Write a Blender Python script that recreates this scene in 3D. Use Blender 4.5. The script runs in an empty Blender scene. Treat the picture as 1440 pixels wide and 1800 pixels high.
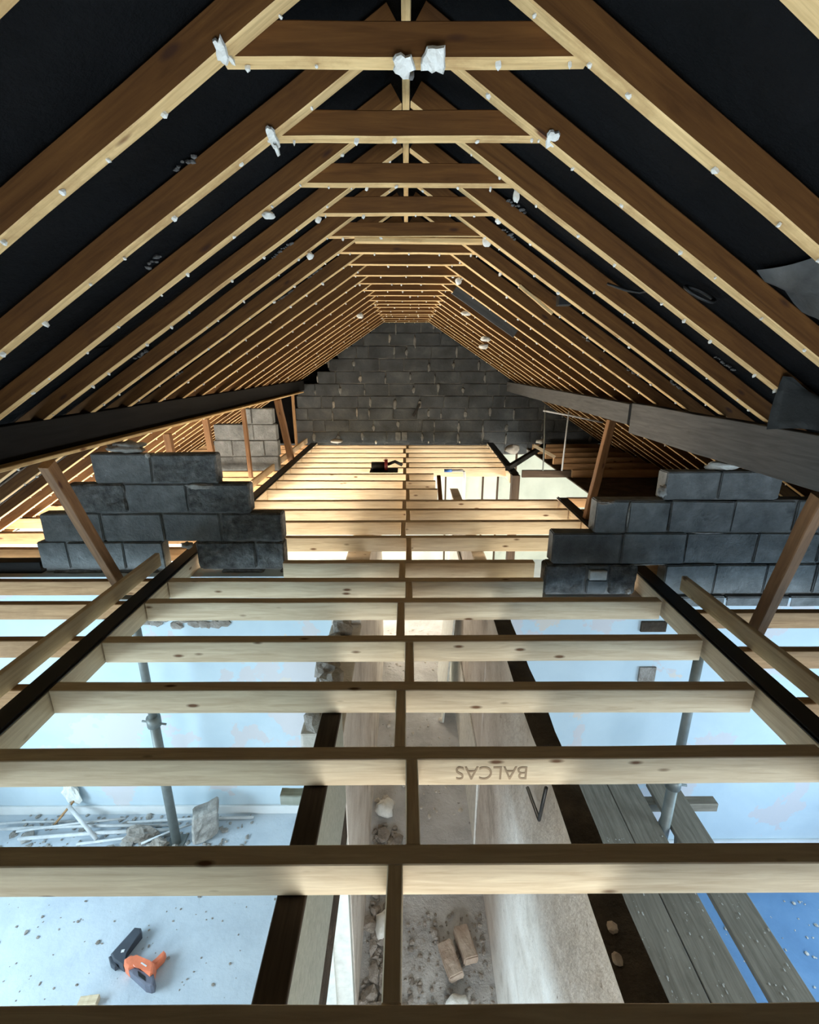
import bpy, bmesh, math, random
from mathutils import Vector, Matrix, noise

# ------------------------------------------------------------------ camera, world, light, exposure
sc = bpy.context.scene
col = sc.collection
CAM_Z = 1.42                      # eye height over the joist tops (z = 0)
cam_d = bpy.data.cameras.new('camera')
cam_d.sensor_fit = 'HORIZONTAL'
cam_d.sensor_width = 36.0
cam_d.lens = 850.0 / 1440.0 * 36.0
cam_d.clip_start = 0.02
cam = bpy.data.objects.new('camera', cam_d)
col.objects.link(cam)
cam.location = (0, 0, CAM_Z)
cam.rotation_euler = (math.pi / 2 - 0.30, 0, -math.atan(5 / 850))
sc.camera = cam

world = bpy.data.worlds.new('sky')
sc.world = world
world.use_nodes = True
bg = world.node_tree.nodes['Background']
bg.inputs[0].default_value = (0.80, 0.90, 1.0, 1)
bg.inputs[1].default_value = 1.5

def window_light(name, loc, rot, sx, sy, power, rgb):
    d = bpy.data.lights.new(name, 'AREA')
    d.shape = 'RECTANGLE'; d.size = sx; d.size_y = sy
    d.energy = power; d.color = rgb
    o = bpy.data.objects.new(name, d); col.objects.link(o)
    o.location = loc; o.rotation_euler = rot
    return o
HP = math.pi / 2
BLUE = (0.62, 0.855, 1.0); COOL = (0.90, 0.97, 1.0); DAY = (1.0, 0.88, 0.72)
# daylight through the ground-floor windows (openings in the outer walls below; left gable one added)
window_light('window_daylight', (-3.93, 1.2, -1.05), (0, -HP, 0), 1.2, 2.2, 98, BLUE)
window_light('window_daylight', (3.93, 1.1, -1.05), (0, HP, 0), 1.2, 2.2, 54, (0.52, 0.79, 1.0))
window_light('window_daylight', (0.12, -1.53, -1.05), (HP, 0, 0), 0.8, 1.5, 58, COOL)
window_light('window_daylight', (-2.2, -1.53, -1.05), (HP, 0, 0), 2.0, 1.2, 18, COOL)
window_light('window_daylight', (2.2, -1.53, -1.05), (HP, 0, 0), 2.0, 1.2, 40, COOL)
window_light('window_daylight', (-3.93, 4.55, -1.0), (0, -HP, 0), 1.2, 1.9, 310, DAY)
window_light('window_daylight', (3.93, 4.4, -1.0), (0, HP, 0), 1.2, 1.9, 230, DAY)
window_light('window_daylight', (-1.9, 9.05, -1.1), (-HP, 0, 0), 1.6, 1.2, 130, DAY)  # added unseen window, lights cross-wall backs to brighten joist faces
window_light('window_daylight', (0.12, 9.05, -1.2), (-HP, 0, 0), 0.6, 1.2, 40, DAY)

sc.view_settings.view_transform = 'Standard'
sc.view_settings.look = 'None'
sc.view_settings.exposure = 0.62
sc.view_settings.gamma = 1.0
sc.view_settings.use_curve_mapping = False
try:
    sc.cycles.use_denoising = True
    sc.cycles.max_bounces = 10
    sc.cycles.diffuse_bounces = 7
    sc.cycles.sample_clamp_indirect = 6
except Exception:
    pass

R = random.Random(7)

# ------------------------------------------------------------------ materials
def newmat(name, rough=0.8, spec=0.3):
    m = bpy.data.materials.new(name)
    m.use_nodes = True
    nt = m.node_tree
    b = nt.nodes['Principled BSDF']
    b.inputs['Roughness'].default_value = rough
    b.inputs['Specular IOR Level'].default_value = spec
    return m, nt, b

def N(nt, t, **kw):
    n = nt.nodes.new(t)
    for k, v in kw.items():
        setattr(n, k, v)
    return n

def ramp(nt, stops):
    r = nt.nodes.new('ShaderNodeValToRGB')
    e = r.color_ramp.elements
    while len(e) < len(stops):
        e.new(0.5)
    for i, (p, c) in enumerate(stops):
        e[i].position = p
        e[i].color = (c[0], c[1], c[2], 1)
    return r

def coords(nt, scale=(1, 1, 1), rand=True):
    tc = N(nt, 'ShaderNodeTexCoord')
    mp = N(nt, 'ShaderNodeMapping')
    mp.inputs['Scale'].default_value = scale
    if rand:
        oi = N(nt, 'ShaderNodeObjectInfo')
        ad = N(nt, 'ShaderNodeVectorMath', operation='MULTIPLY_ADD')
        cb = N(nt, 'ShaderNodeCombineXYZ')
        for i in range(3):
            nt.links.new(oi.outputs['Random'], cb.inputs[i])
        nt.links.new(cb.outputs[0], ad.inputs[0])
        ad.inputs[1].default_value = (37.0, 23.0, 51.0)
        nt.links.new(tc.outputs['Object'], ad.inputs[2])
        nt.links.new(ad.outputs[0], mp.inputs[0])
    else:
        nt.links.new(tc.outputs['Object'], mp.inputs[0])
    return mp.outputs[0]

def noise_n(nt, vec, scale, detail=5, rough=0.6, dist=0.0):
    n = N(nt, 'ShaderNodeTexNoise')
    n.inputs['Scale'].default_value = scale
    n.inputs['Detail'].default_value = detail
    n.inputs['Roughness'].default_value = rough
    n.inputs['Distortion'].default_value = dist
    nt.links.new(vec, n.inputs['Vector'])
    return n.outputs[0]

def bump(nt, b, h, strength=0.3, dist=0.01):
    bp = N(nt, 'ShaderNodeBump')
    bp.inputs['Strength'].default_value = strength
    bp.inputs['Distance'].default_value = dist
    nt.links.new(h, bp.inputs['Height'])
    nt.links.new(bp.outputs[0], b.inputs['Normal'])

def mixc(nt, fac, a, b_, mode='MIX'):
    m = N(nt, 'ShaderNodeMix', data_type='RGBA', blend_type=mode)
    for s, x in ((0, fac), (6, a), (7, b_)):
        if hasattr(x, 'links'):
            nt.links.new(x, m.inputs[s])
        elif s == 0:
            m.inputs[0].default_value = x
        else:
            m.inputs[s].default_value = (x[0], x[1], x[2], 1)
    return m.outputs[2]

def wood(name, dark, light, knot=None, knots=0.0, rough=0.75, stain=0.0, staincol=(0.1, 0.06, 0.03), bumps=0.25, sscale=2.2):
    m, nt, b = newmat(name, rough, 0.25)
    v = coords(nt, (1.2, 16, 16))
    g = noise_n(nt, v, 3.0, 6, 0.62, 0.6)
    rp = ramp(nt, [(0.30, dark), (0.70, light)])
    nt.links.new(g, rp.inputs[0])
    c = rp.outputs[0]
    if knot:
        vk = coords(nt, (3.4, 10.0, 10.0))
        vo = N(nt, 'ShaderNodeTexVoronoi')
        vo.inputs['Scale'].default_value = 1.0
        nt.links.new(vk, vo.inputs['Vector'])
        rk = ramp(nt, [(knots * 0.45, (1, 1, 1)), (knots, (0, 0, 0))])
        nt.links.new(vo.outputs['Distance'], rk.inputs[0])
        c = mixc(nt, rk.outputs[0], c, knot)
    if stain > 0:
        v2 = coords(nt, (1, 1, 1))
        s = noise_n(nt, v2, sscale, 7, 0.7)
        rs = ramp(nt, [(0.5, (0, 0, 0)), (0.75, (stain, stain, stain))])
        nt.links.new(s, rs.inputs[0])
        c = mixc(nt, rs.outputs[0], c, staincol)
    nt.links.new(c, b.inputs['Base Color'])
    bump(nt, b, g, bumps, 0.004)
    return m

def mottled(name, stops, scale=4.0, detail=8, rough=0.85, bumps=0.4, bscale=30.0, bdist=0.01, rand=True, spec=0.25, patch=None):
    m, nt, b = newmat(name, rough, spec)
    v = coords(nt, (1, 1, 1), rand)
    n = noise_n(nt, v, scale, detail, 0.62, 0.3)
    rp = ramp(nt, stops)
    nt.links.new(n, rp.inputs[0])
    c = rp.outputs[0]
    if patch:
        for (psc, lo, hi, pc) in patch:
            pn = noise_n(nt, v, psc, 7, 0.6, 0.2)
            pr = ramp(nt, [(lo, (0, 0, 0)), (hi, (1, 1, 1))])
            nt.links.new(pn, pr.inputs[0])
            c = mixc(nt, pr.outputs[0], c, pc)
    nt.links.new(c, b.inputs['Base Color'])
    h = noise_n(nt, v, bscale, 6, 0.65)
    bump(nt, b, h, bumps, bdist)
    return m

def plain(name, rgb, rough=0.6, spec=0.4, metal=0.0):
    m, nt, b = newmat(name, rough, spec)
    v = coords(nt)
    n = noise_n(nt, v, 14, 4)
    d = tuple(x * 0.75 for x in rgb)
    rp = ramp(nt, [(0.3, d), (0.7, rgb)])
    nt.links.new(n, rp.inputs[0])
    nt.links.new(rp.outputs[0], b.inputs['Base Color'])
    b.inputs['Metallic'].default_value = metal
    return m

M = {}
M['pine'] = wood('new_pine', (0.56, 0.425, 0.275), (0.78, 0.65, 0.455), (0.15, 0.07, 0.03), 0.125, 0.7, 0.25, (0.52, 0.37, 0.21))
M['pine_far'] = M['pine']
M['old_joist'] = wood('aged_joist_pine', (0.30, 0.17, 0.08), (0.50, 0.31, 0.16), (0.12, 0.05, 0.02), 0.12, 0.8, 0.4)
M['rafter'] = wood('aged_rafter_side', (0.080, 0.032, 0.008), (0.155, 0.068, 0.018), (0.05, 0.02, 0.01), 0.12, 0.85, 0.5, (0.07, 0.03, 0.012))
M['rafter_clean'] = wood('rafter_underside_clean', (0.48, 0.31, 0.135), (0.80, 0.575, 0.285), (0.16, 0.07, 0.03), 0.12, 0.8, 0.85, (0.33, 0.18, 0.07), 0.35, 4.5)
M['post'] = wood('reddish_post_timber', (0.15, 0.075, 0.034), (0.27, 0.145, 0.068), (0.08, 0.03, 0.015), 0.12, 0.75, 0.4)
M['purlin_dark'] = wood('blackened_purlin', (0.0055, 0.005, 0.0045), (0.012, 0.011, 0.010), None, 0, 0.9)  # left purlin near black, right one given a grey
M['purlin_grey'] = wood('grey_weathered_purlin', (0.072, 0.071, 0.069), (0.12, 0.119, 0.116), None, 0, 0.9, 0.3, (0.065, 0.065, 0.062))
M['dpc'] = plain('black_membrane_strip', (0.012, 0.011, 0.011), 0.55, 0.4)
M['block'] = mottled('dark_concrete_block', [(0.32, (0.115, 0.122, 0.123)), (0.55, (0.195, 0.205, 0.205)), (0.75, (0.28, 0.292, 0.29))], 7.0, 10, 0.92, 0.9, 45, 0.012, patch=[(45.0, 0.66, 0.72, (0.26, 0.265, 0.26)), (6.0, 0.66, 0.76, (0.085, 0.088, 0.088))])
M['block_rough'] = mottled('broken_concrete_block', [(0.3, (0.065, 0.067, 0.066)), (0.55, (0.16, 0.163, 0.16)), (0.75, (0.29, 0.29, 0.28))], 16.0, 8, 0.95, 1.0, 40, 0.02)
M['gable_block'] = mottled('sooty_gable_block', [(0.3, (0.048, 0.054, 0.060)), (0.55, (0.092, 0.104, 0.115)), (0.78, (0.17, 0.19, 0.205))], 3.2, 7, 0.92, 0.5, 40, 0.008)  # darker and bluer grey than the stub blocks
M['mortar'] = mottled('grey_mortar', [(0.3, (0.12, 0.124, 0.125)), (0.7, (0.30, 0.305, 0.30))], 9.0, 6, 0.95, 0.6, 60, 0.01)
M['mortar_pale'] = mottled('pale_mortar', [(0.3, (0.22, 0.21, 0.19)), (0.7, (0.46, 0.44, 0.41))], 14.0, 6, 0.95, 0.8, 50, 0.01)
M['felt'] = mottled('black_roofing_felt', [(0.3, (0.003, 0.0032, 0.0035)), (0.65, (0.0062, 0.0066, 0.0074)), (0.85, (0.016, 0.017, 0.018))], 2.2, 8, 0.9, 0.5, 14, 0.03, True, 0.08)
M['sheet_light'] = mottled('pale_grey_torn_felt', [(0.3, (0.08, 0.085, 0.085)), (0.7, (0.26, 0.27, 0.27))], 4.0, 5, 0.5, 0.3, 12, 0.02)
M['dust'] = mottled('grey_dust', [(0.3, (0.05, 0.048, 0.046)), (0.7, (0.16, 0.155, 0.148))], 20, 5, 0.95, 0.5, 60, 0.01)
M['floor_dust'] = mottled('pale_dusty_passage_floor', [(0.25, (0.34, 0.34, 0.34)), (0.5, (0.50, 0.50, 0.50)), (0.75, (0.62, 0.63, 0.64))], 3.0, 10, 0.95, 0.6, 22, 0.02, False, patch=[(24.0, 0.66, 0.70, (0.16, 0.15, 0.14))])
M['sheet'] = mottled('grey_dusty_membrane', [(0.3, (0.035, 0.038, 0.038)), (0.7, (0.085, 0.092, 0.092))], 3.0, 5, 0.6, 0.3, 10, 0.02)
M['white_plaster'] = mottled('white_plaster_bits', [(0.3, (0.62, 0.62, 0.58)), (0.7, (0.84, 0.84, 0.80))], 20, 5, 0.9, 0.5, 60, 0.01)
M['wall_paint'] = mottled('pale_painted_plaster', [(0.3, (0.49, 0.60, 0.67)), (0.7, (0.575, 0.68, 0.735))], 2.0, 6, 0.85, 0.15, 25, 0.005, False,
                          patch=[(1.1, 0.545, 0.552, (0.60, 0.59, 0.61)), (2.6, 0.64, 0.648, (0.66, 0.61, 0.56)), (9.0, 0.76, 0.78, (0.45, 0.36, 0.30))])
M['wall_rough'] = mottled('rough_hacked_plaster', [(0.25, (0.34, 0.295, 0.25)), (0.45, (0.62, 0.565, 0.51)), (0.65, (0.76, 0.715, 0.665)), (0.8, (0.82, 0.79, 0.76))], 3.0, 9, 0.9, 0.5, 12, 0.02, False,
                          patch=[(22.0, 0.66, 0.72, (0.24, 0.18, 0.13))])
M['wall_top'] = mottled('dirty_wall_head', [(0.3, (0.035, 0.026, 0.018)), (0.7, (0.09, 0.066, 0.046))], 7.0, 8, 0.95, 0.9, 20, 0.03, False)  # dark tone holds the shade on wall tops under the unlit roof
M['wall_green'] = mottled('pale_green_plaster', [(0.3, (0.50, 0.58, 0.54)), (0.7, (0.62, 0.70, 0.65))], 2, 5, 0.9, 0.2, 20, 0.01, False, patch=[(1.5, 0.62, 0.70, (0.42, 0.46, 0.42))])
M['wall_plain'] = mottled('outer_wall_plaster', [(0.3, (0.66, 0.68, 0.68)), (0.7, (0.78, 0.80, 0.80))], 2, 5, 0.9, 0.2, 20, 0.01, False)
M['floor'] = mottled('dusty_concrete_floor', [(0.25, (0.41, 0.47, 0.53)), (0.5, (0.52, 0.585, 0.645)), (0.75, (0.59, 0.65, 0.70))], 2.4, 9, 0.9, 0.35, 18, 0.012, False,  # bluish window light partly held in the concrete colour
                     patch=[(28.0, 0.70, 0.74, (0.28, 0.28, 0.28))])
M['floor_blue'] = mottled('blue_coated_floor', [(0.25, (0.12, 0.22, 0.38)), (0.5, (0.15, 0.28, 0.47)), (0.75, (0.20, 0.34, 0.53))], 2.0, 8, 0.8, 0.3, 18, 0.01, False,  # blue window light of the right room held in the floor colour
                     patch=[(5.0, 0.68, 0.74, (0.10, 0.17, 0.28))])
M['plate_dark'] = wood('dirty_wall_plate', (0.035, 0.024, 0.016), (0.075, 0.052, 0.036), None, 0, 0.9)  # brown darkened for the shade on top of the wall plate
M['floor_dirt'] = mottled('dirt_strewn_floor', [(0.25, (0.22, 0.21, 0.20)), (0.5, (0.46, 0.45, 0.435)), (0.75, (0.64, 0.64, 0.63))], 3.0, 10, 0.95, 0.8, 22, 0.02, False)
M['scaffold'] = wood('grey_scaffold_board', (0.17, 0.145, 0.11), (0.32, 0.28, 0.22), None, 0, 0.9, 0.5, (0.11, 0.09, 0.065))
M['chips'] = mottled('pale_chips', [(0.3, (0.40, 0.37, 0.32)), (0.7, (0.68, 0.65, 0.60))], 30, 4, 0.95, 0.4, 60, 0.01)
M['stone'] = mottled('rubble_stone', [(0.3, (0.20, 0.17, 0.14)), (0.7, (0.46, 0.42, 0.38))], 10, 7, 0.95, 0.8, 40, 0.02)
M['brick'] = mottled('dusty_brick', [(0.3, (0.34, 0.25, 0.19)), (0.7, (0.55, 0.46, 0.38))], 12, 6, 0.95, 0.6, 50, 0.01)
M['galv'] = plain('galvanised_steel', (0.20, 0.215, 0.20), 0.5, 0.5, 0.35)
M['black_steel'] = plain('dark_steel', (0.035, 0.035, 0.035), 0.5, 0.5, 0.4)
M['pvc'] = plain('dusty_white_pipe', (0.66, 0.68, 0.69), 0.5, 0.4)
M['white_paint'] = plain('white_gloss_joinery', (0.80, 0.83, 0.79), 0.5, 0.4)
M['green_board'] = wood('pale_green_header_board', (0.36, 0.38, 0.33), (0.52, 0.54, 0.48), None, 0, 0.85, 0.3, (0.28, 0.27, 0.23))
M['orange'] = plain('orange_plastic', (0.90, 0.235, 0.11), 0.45, 0.5)
M['tool_grey'] = plain('charcoal_plastic', (0.055, 0.065, 0.085), 0.5, 0.5)
M['tool_light'] = plain('grey_rubber', (0.16, 0.17, 0.22), 0.5, 0.5)
M['red'] = plain('dark_red_plastic', (0.20, 0.02, 0.02), 0.45, 0.5)
M['blue'] = plain('blue_plastic', (0.05, 0.16, 0.45), 0.45, 0.5)
M['black'] = plain('black_plastic', (0.012, 0.012, 0.012), 0.5, 0.4)
M['ink'] = plain('faded_stamp_ink', (0.40, 0.29, 0.19), 0.9, 0.1)
M['white_mark'] = plain('white_sticker', (0.8, 0.8, 0.8), 0.5, 0.4)

# ------------------------------------------------------------------ helpers
def obj(name, mesh, mat=None, parent=None, M4=None):
    o = bpy.data.objects.new(name, mesh)
    col.objects.link(o)
    if mat is not None and not mesh.materials:
        for k in (mat if isinstance(mat, (list, tuple)) else [mat]):
            mesh.materials.append(M[k])
    M4 = M4 or Matrix()
    if parent is not None:
        o.parent = parent
        o.matrix_basis = parent['_inv'] @ M4 if False else Matrix.Translation(-ROOT[parent.name]) @ M4
    else:
        o.matrix_basis = M4
    ROOT[o.name] = M4.translation.copy()
    return o
ROOT = {}

def tag(o, label=None, cat=None, group=None, kind=None):
    if label: o['label'] = label
    if cat: o['category'] = cat
    if group: o['group'] = group
    if kind: o['kind'] = kind
    return o

def thing(name, loc, label, cat, group=None):
    o = bpy.data.objects.new(name, None)
    col.objects.link(o)
    o.empty_display_size = 0.1
    o.location = loc
    ROOT[o.name] = Vector(loc)
    return tag(o, label, cat, group)

def structure(name, loc=(0, 0, 0), label=None):
    o = bpy.data.objects.new(name, None)
    col.objects.link(o)
    o.location = loc
    ROOT[o.name] = Vector(loc)
    return tag(o, label, kind='structure')

def to_mesh(bm, name='mesh', smooth=False):
    bmesh.ops.recalc_face_normals(bm, faces=bm.faces[:])
    me = bpy.data.meshes.new(name)
    bm.to_mesh(me); bm.free()
    if smooth:
        for p in me.polygons: p.use_smooth = True
    return me

def beam_mesh(L, w, d, c=0.003, seg=6, warp=0.0012, under=False, seed=None):
    """timber along local X; chamfered section; bottom face may take material slot 1"""
    rr = random.Random(seed if seed is not None else R.random())
    bm = bmesh.new()
    c = min(c, w * 0.3, d * 0.3)
    sec = [(-w/2+c, -d/2), (w/2-c, -d/2), (w/2, -d/2+c), (w/2, d/2-c), (w/2-c, d/2), (-w/2+c, d/2), (-w/2, d/2-c), (-w/2, -d/2+c)]
    rings = []
    for i in range(seg + 1):
        oy = rr.uniform(-warp, warp); oz = rr.uniform(-warp, warp)
        rings.append([bm.verts.new((-L/2 + L*i/seg, y+oy, z+oz)) for y, z in sec])
    for i in range(seg):
        for k in range(8):
            f = bm.faces.new((rings[i][k], rings[i][(k+1) % 8], rings[i+1][(k+1) % 8], rings[i+1][k]))
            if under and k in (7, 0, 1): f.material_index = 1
    bm.faces.new(rings[0]); bm.faces.new(list(reversed(rings[-1])))
    return to_mesh(bm, 'timber')

def frame_mat(p0, p1, up=(0, 0, 1)):
    p0 = Vector(p0); p1 = Vector(p1)
    x = (p1 - p0).normalized()
    up = Vector(up)
    y = up.cross(x)
    if y.length < 1e-4: y = Vector((0, 1, 0)).cross(x)
    y.normalize()
    z = x.cross(y)
    m = Matrix.Identity(4)
    for i, a in enumerate((x, y, z)):
        m[0][i], m[1][i], m[2][i] = a
    m.translation = (p0 + p1) / 2
    return m, (p1 - p0).length

def beam(name, p0, p1, w, d, mat, parent=None, up=(0, 0, 1), **kw):
    m, L = frame_mat(p0, p1, up)
    return obj(name, beam_mesh(L, w, d, **kw), mat, parent, m)

def box_bm(x0, x1, y0, y1, z0, z1, bm=None):
    bm = bm or bmesh.new()
    v = [bm.verts.new(p) for p in ((x0,y0,z0),(x1,y0,z0),(x1,y1,z0),(x0,y1,z0),(x0,y0,z1),(x1,y0,z1),(x1,y1,z1),(x0,y1,z1))]
    for f in ((0,3,2,1),(4,5,6,7),(0,1,5,4),(1,2,6,5),(2,3,7,6),(3,0,4,7)):
        bm.faces.new([v[i] for i in f])
    return bm

def box(name, x0, x1, y0, y1, z0, z1, mat, parent=None, bevel=0.0):
    cx, cy, cz = (x0+x1)/2, (y0+y1)/2, (z0+z1)/2
    bm = box_bm(x0-cx, x1-cx, y0-cy, y1-cy, z0-cz, z1-cz)
    if bevel:
        bmesh.ops.bevel(bm, geom=bm.edges[:], offset=bevel, segments=2, profile=0.6, affect='EDGES')
    return obj(name, to_mesh(bm, name), mat, parent, Matrix.Translation((cx, cy, cz)))

def tube_bm(pts, r, n=10, bm=None, cap=True):
    bm = bm or bmesh.new()
    pts = [Vector(p) for p in pts]
    rs = r if isinstance(r, (list, tuple)) else [r]*len(pts)
    rings = []
    for i, p in enumerate(pts):
        t = (pts[min(i+1, len(pts)-1)] - pts[max(i-1, 0)]).normalized()
        a = Vector((0, 0, 1)) if abs(t.z) < 0.9 else Vector((0, 1, 0))
        u = t.cross(a).normalized(); v = t.cross(u)
        rings.append([bm.verts.new(p + (u*math.cos(2*math.pi*k/n) + v*math.sin(2*math.pi*k/n))*rs[i]) for k in range(n)])
    for i in range(len(rings)-1):
        for k in range(n):
            bm.faces.new((rings[i][k], rings[i][(k+1) % n], rings[i+1][(k+1) % n], rings[i+1][k]))
    if cap:
        bm.faces.new(rings[0]); bm.faces.new(list(reversed(rings[-1])))
    return bm

def tube(name, pts, r, mat, parent=None, n=10):
    c = sum((Vector(p) for p in pts), Vector()) / len(pts)
    me = to_mesh(tube_bm([Vector(p)-c for p in pts], r, n), name, True)
    return obj(name, me, mat, parent, Matrix.Translation(c))

def lump_bm(r, sx, sy, sz, seed, sub=2, amp=0.35, freq=1.6, bm=None, at=(0, 0, 0)):
    t = bmesh.new()
    bmesh.ops.create_icosphere(t, subdivisions=sub, radius=1.0)
    off = Vector((seed*3.7, seed*1.9, seed*5.3))
    for v in t.verts:
        k = 1 + amp*noise.noise(v.co*freq + off) + amp*0.5*noise.noise(v.co*freq*2.7 + off)
        v.co = Vector((v.co.x*sx, v.co.y*sy, v.co.z*sz))*r*k + Vector(at)
    if bm is None:
        return t
    me = bpy.data.meshes.new('tmp'); t.to_mesh(me); t.free()
    bm.from_mesh(me); bpy.data.meshes.remove(me)
    return bm

def lump(name, loc, r, s, mat, parent=None, seed=1, sub=2, amp=0.4, freq=1.6, rz=0):
    me = to_mesh(lump_bm(r, s[0], s[1], s[2], seed, sub, amp, freq), name, mat in ('white_plaster', 'mortar_pale', 'mortar'))
    return obj(name, me, mat, parent, Matrix.Translation(loc) @ Matrix.Rotation(rz, 4, 'Z'))

def prism(name, pts, z0, z1, mat, parent, loc=(0, 0, 0), bevel=0.006):
    bm = bmesh.new()
    lo = [bm.verts.new((x, y, z0)) for x, y in pts]
    hi = [bm.verts.new((x, y, z1)) for x, y in pts]
    n = len(pts)
    bm.faces.new(list(reversed(lo))); bm.faces.new(hi)
    for i in range(n):
        bm.faces.new((lo[i], lo[(i+1) % n], hi[(i+1) % n], hi[i]))
    if bevel:
        e = [e for e in bm.edges if all(abs(v.co.z - z1) < 1e-6 for v in e.verts)]
        bmesh.ops.bevel(bm, geom=e, offset=bevel, segments=2, profile=0.6, affect='EDGES')
    bmesh.ops.triangulate(bm, faces=[f for f in bm.faces if len(f.verts) > 4])
    return obj(name, to_mesh(bm, name), mat, parent, Matrix.Translation(loc))

ORD = ['nearest', 'second', 'third', 'fourth', 'fifth', 'sixth', 'seventh', 'eighth', 'ninth', 'tenth', 'eleventh', 'twelfth', 'thirteenth',
       'fourteenth', 'fifteenth', 'sixteenth', 'seventeenth', 'eighteenth', 'nineteenth', 'twentieth', 'twenty-first', 'twenty-second']

FZ = -2.42                       # ground floor level
SL = 0.645; TH = math.atan(SL)   # roof slope
APEX = 2.33                      # underside of rafters at the ridge
def under(x): return APEX - SL*abs(x)

# ------------------------------------------------------------------ ground floor shell
def slab(name, x0, x1, y0, y1, z0, z1, mat, label=None, parent=None):
    o = box(name, x0, x1, y0, y1, z0, z1, mat, parent)
    if parent is None: tag(o, label, kind='structure')
    return o

slab('floor', -4.1, -0.415, -1.6, 9.2, FZ-0.12, FZ, 'floor', 'pale dusty concrete floor of the rooms below')
slab('floor_passage', -0.415, 0.62, 2.62, 9.2, FZ-0.12, FZ, 'floor_dust', 'pale dusty floor farther along the passage')
slab('floor_corridor', -0.415, 0.62, -1.6, 2.62, FZ-0.12, FZ, 'floor_dirt', 'dirty rubble strewn floor of the central passage')
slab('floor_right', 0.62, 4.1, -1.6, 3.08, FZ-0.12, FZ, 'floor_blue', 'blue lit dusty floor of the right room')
slab('floor_far', 0.62, 4.1, 3.08, 9.2, FZ-0.12, FZ, 'floor', 'pale floor of the far right room')

def holed_wall_x(name, x0, x1, holes, z0, z1, mat, label):
    bm = bmesh.new(); y = -1.6
    for (a, b, za, zb) in holes:
        box_bm(x0, x1, y, a, z0, z1, bm)
        box_bm(x0, x1, a, b, z0, za, bm)
        box_bm(x0, x1, a, b, zb, z1, bm)
        y = b
    box_bm(x0, x1, y, 9.2, z0, z1, bm)
    return tag(obj(name, to_mesh(bm), mat), label, kind='structure')

holed_wall_x('wall_left', -4.15, -3.98, [(0.1, 2.3, -1.65, -0.45), (3.6, 5.5, -1.6, -0.4)], FZ, -0.22, 'wall_plain', 'outer wall with window openings on the left')
holed_wall_x('wall_right', 3.98, 4.15, [(0.0, 2.2, -1.65, -0.45), (3.45, 5.35, -1.6, -0.4)], FZ, -0.22, 'wall_plain', 'outer wall with window openings on the right')
bm = bmesh.new()
box_bm(-4.1, 4.1, -1.78, -1.6, -0.45, -0.13, bm)
box_bm(-4.1, 4.1, -1.78, -1.6, FZ, -1.8, bm)
for a, b in ((-4.1, -3.2), (-1.2, -0.28), (0.52, 1.2), (3.2, 4.1)): box_bm(a, b, -1.78, -1.6, -1.8, -0.45, bm)
tag(obj('wall_front', to_mesh(bm), 'wall_plain'), 'plastered ground floor wall below the viewpoint', kind='structure')
slab('wall_front_gable', -4.1, 4.1, -1.78, -1.6, -0.13, 2.6, 'gable_block', 'dark gable wall behind the viewpoint')
bm = bmesh.new()
for a, b in ((-4.1, -2.7), (-1.1, -0.2), (0.44, 4.1)): box_bm(a, b, 9.12, 9.28, FZ, -0.05, bm)
for a, b in ((-2.7, -1.1), (-0.2, 0.44)):
    box_bm(a, b, 9.12, 9.28, FZ, -1.8, bm); box_bm(a, b, 9.12, 9.28, -0.5, -0.05, bm)
tag(obj('wall_back_lower', to_mesh(bm), 'wall_green'), 'pale ground floor wall with windows below the block gable', kind='structure')
# cross walls under the block stubs
slab('wall_cross_left', -3.98, -0.525, 3.35, 3.52, FZ, -0.125, 'wall_paint', 'pale blue painted cross wall with peeling patches on the left')
slab('wall_cross_right', 0.69, 3.98, 3.0, 3.16, FZ, -0.135, 'wall_paint', 'pale blue painted cross wall with peeling patches on the right')
# passage walls
wl = structure('wall_passage_left', (-0.41, 0, FZ), 'passage wall with doorway and pale green boarded header on the left')
box('header_board', -0.40, -0.31, -1.6, 1.92, -0.72, -0.155, 'green_board', wl, 0.004)
box('lintel', -0.50, -0.314, -1.6, 1.92, -0.95, -0.722, 'wall_top', wl, 0.004)  # dark colour carries the shadow band under the header
box('wall_pier', -0.52, -0.31, 1.925, 2.95, FZ, -0.30, 'wall_rough', wl, 0.012)
box('wall_pier', -0.52, -0.315, 2.955, 5.7, FZ, -0.17, 'wall_rough', wl, 0.012)
box('door_jamb', -0.53, -0.315, 1.86, 1.922, FZ, -0.952, 'white_paint', wl, 0.004)
box('door_stop', -0.45, -0.41, 1.835, 1.858, FZ, -0.952, 'white_paint', wl, 0.003)
box('wall_pier', -0.52, -0.31, -1.6, 0.62, FZ, -0.952, 'wall_rough', wl, 0.01)
for i in range(7):
    lump('broken_stone', (-0.42 + R.uniform(-0.05, 0.05), 2.0 + i*0.14, -0.27 + R.uniform(-0.02, 0.03)), 0.075, (1, 1.1, 0.7), 'stone', wl, seed=i+3)
wr = structure('wall_passage_right', (0.62, 0, FZ), 'thick hacked plaster passage wall on the right')
bmw = box_bm(-0.055, 0.055, -2.3, 2.3, -1.12, 1.12)
box('pale_lining', 0.548, 0.5635, 3.02, 6.1, FZ, -1.55, 'white_plaster', wr, 0.004)
box('plaster_return', 0.565, 0.68, 3.01, 6.2, FZ, -0.17, 'wall_rough', wr, 0.012)
bmesh.ops.subdivide_edges(bmw, edges=bmw.edges[:], cuts=18, use_grid_fill=True)
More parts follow.
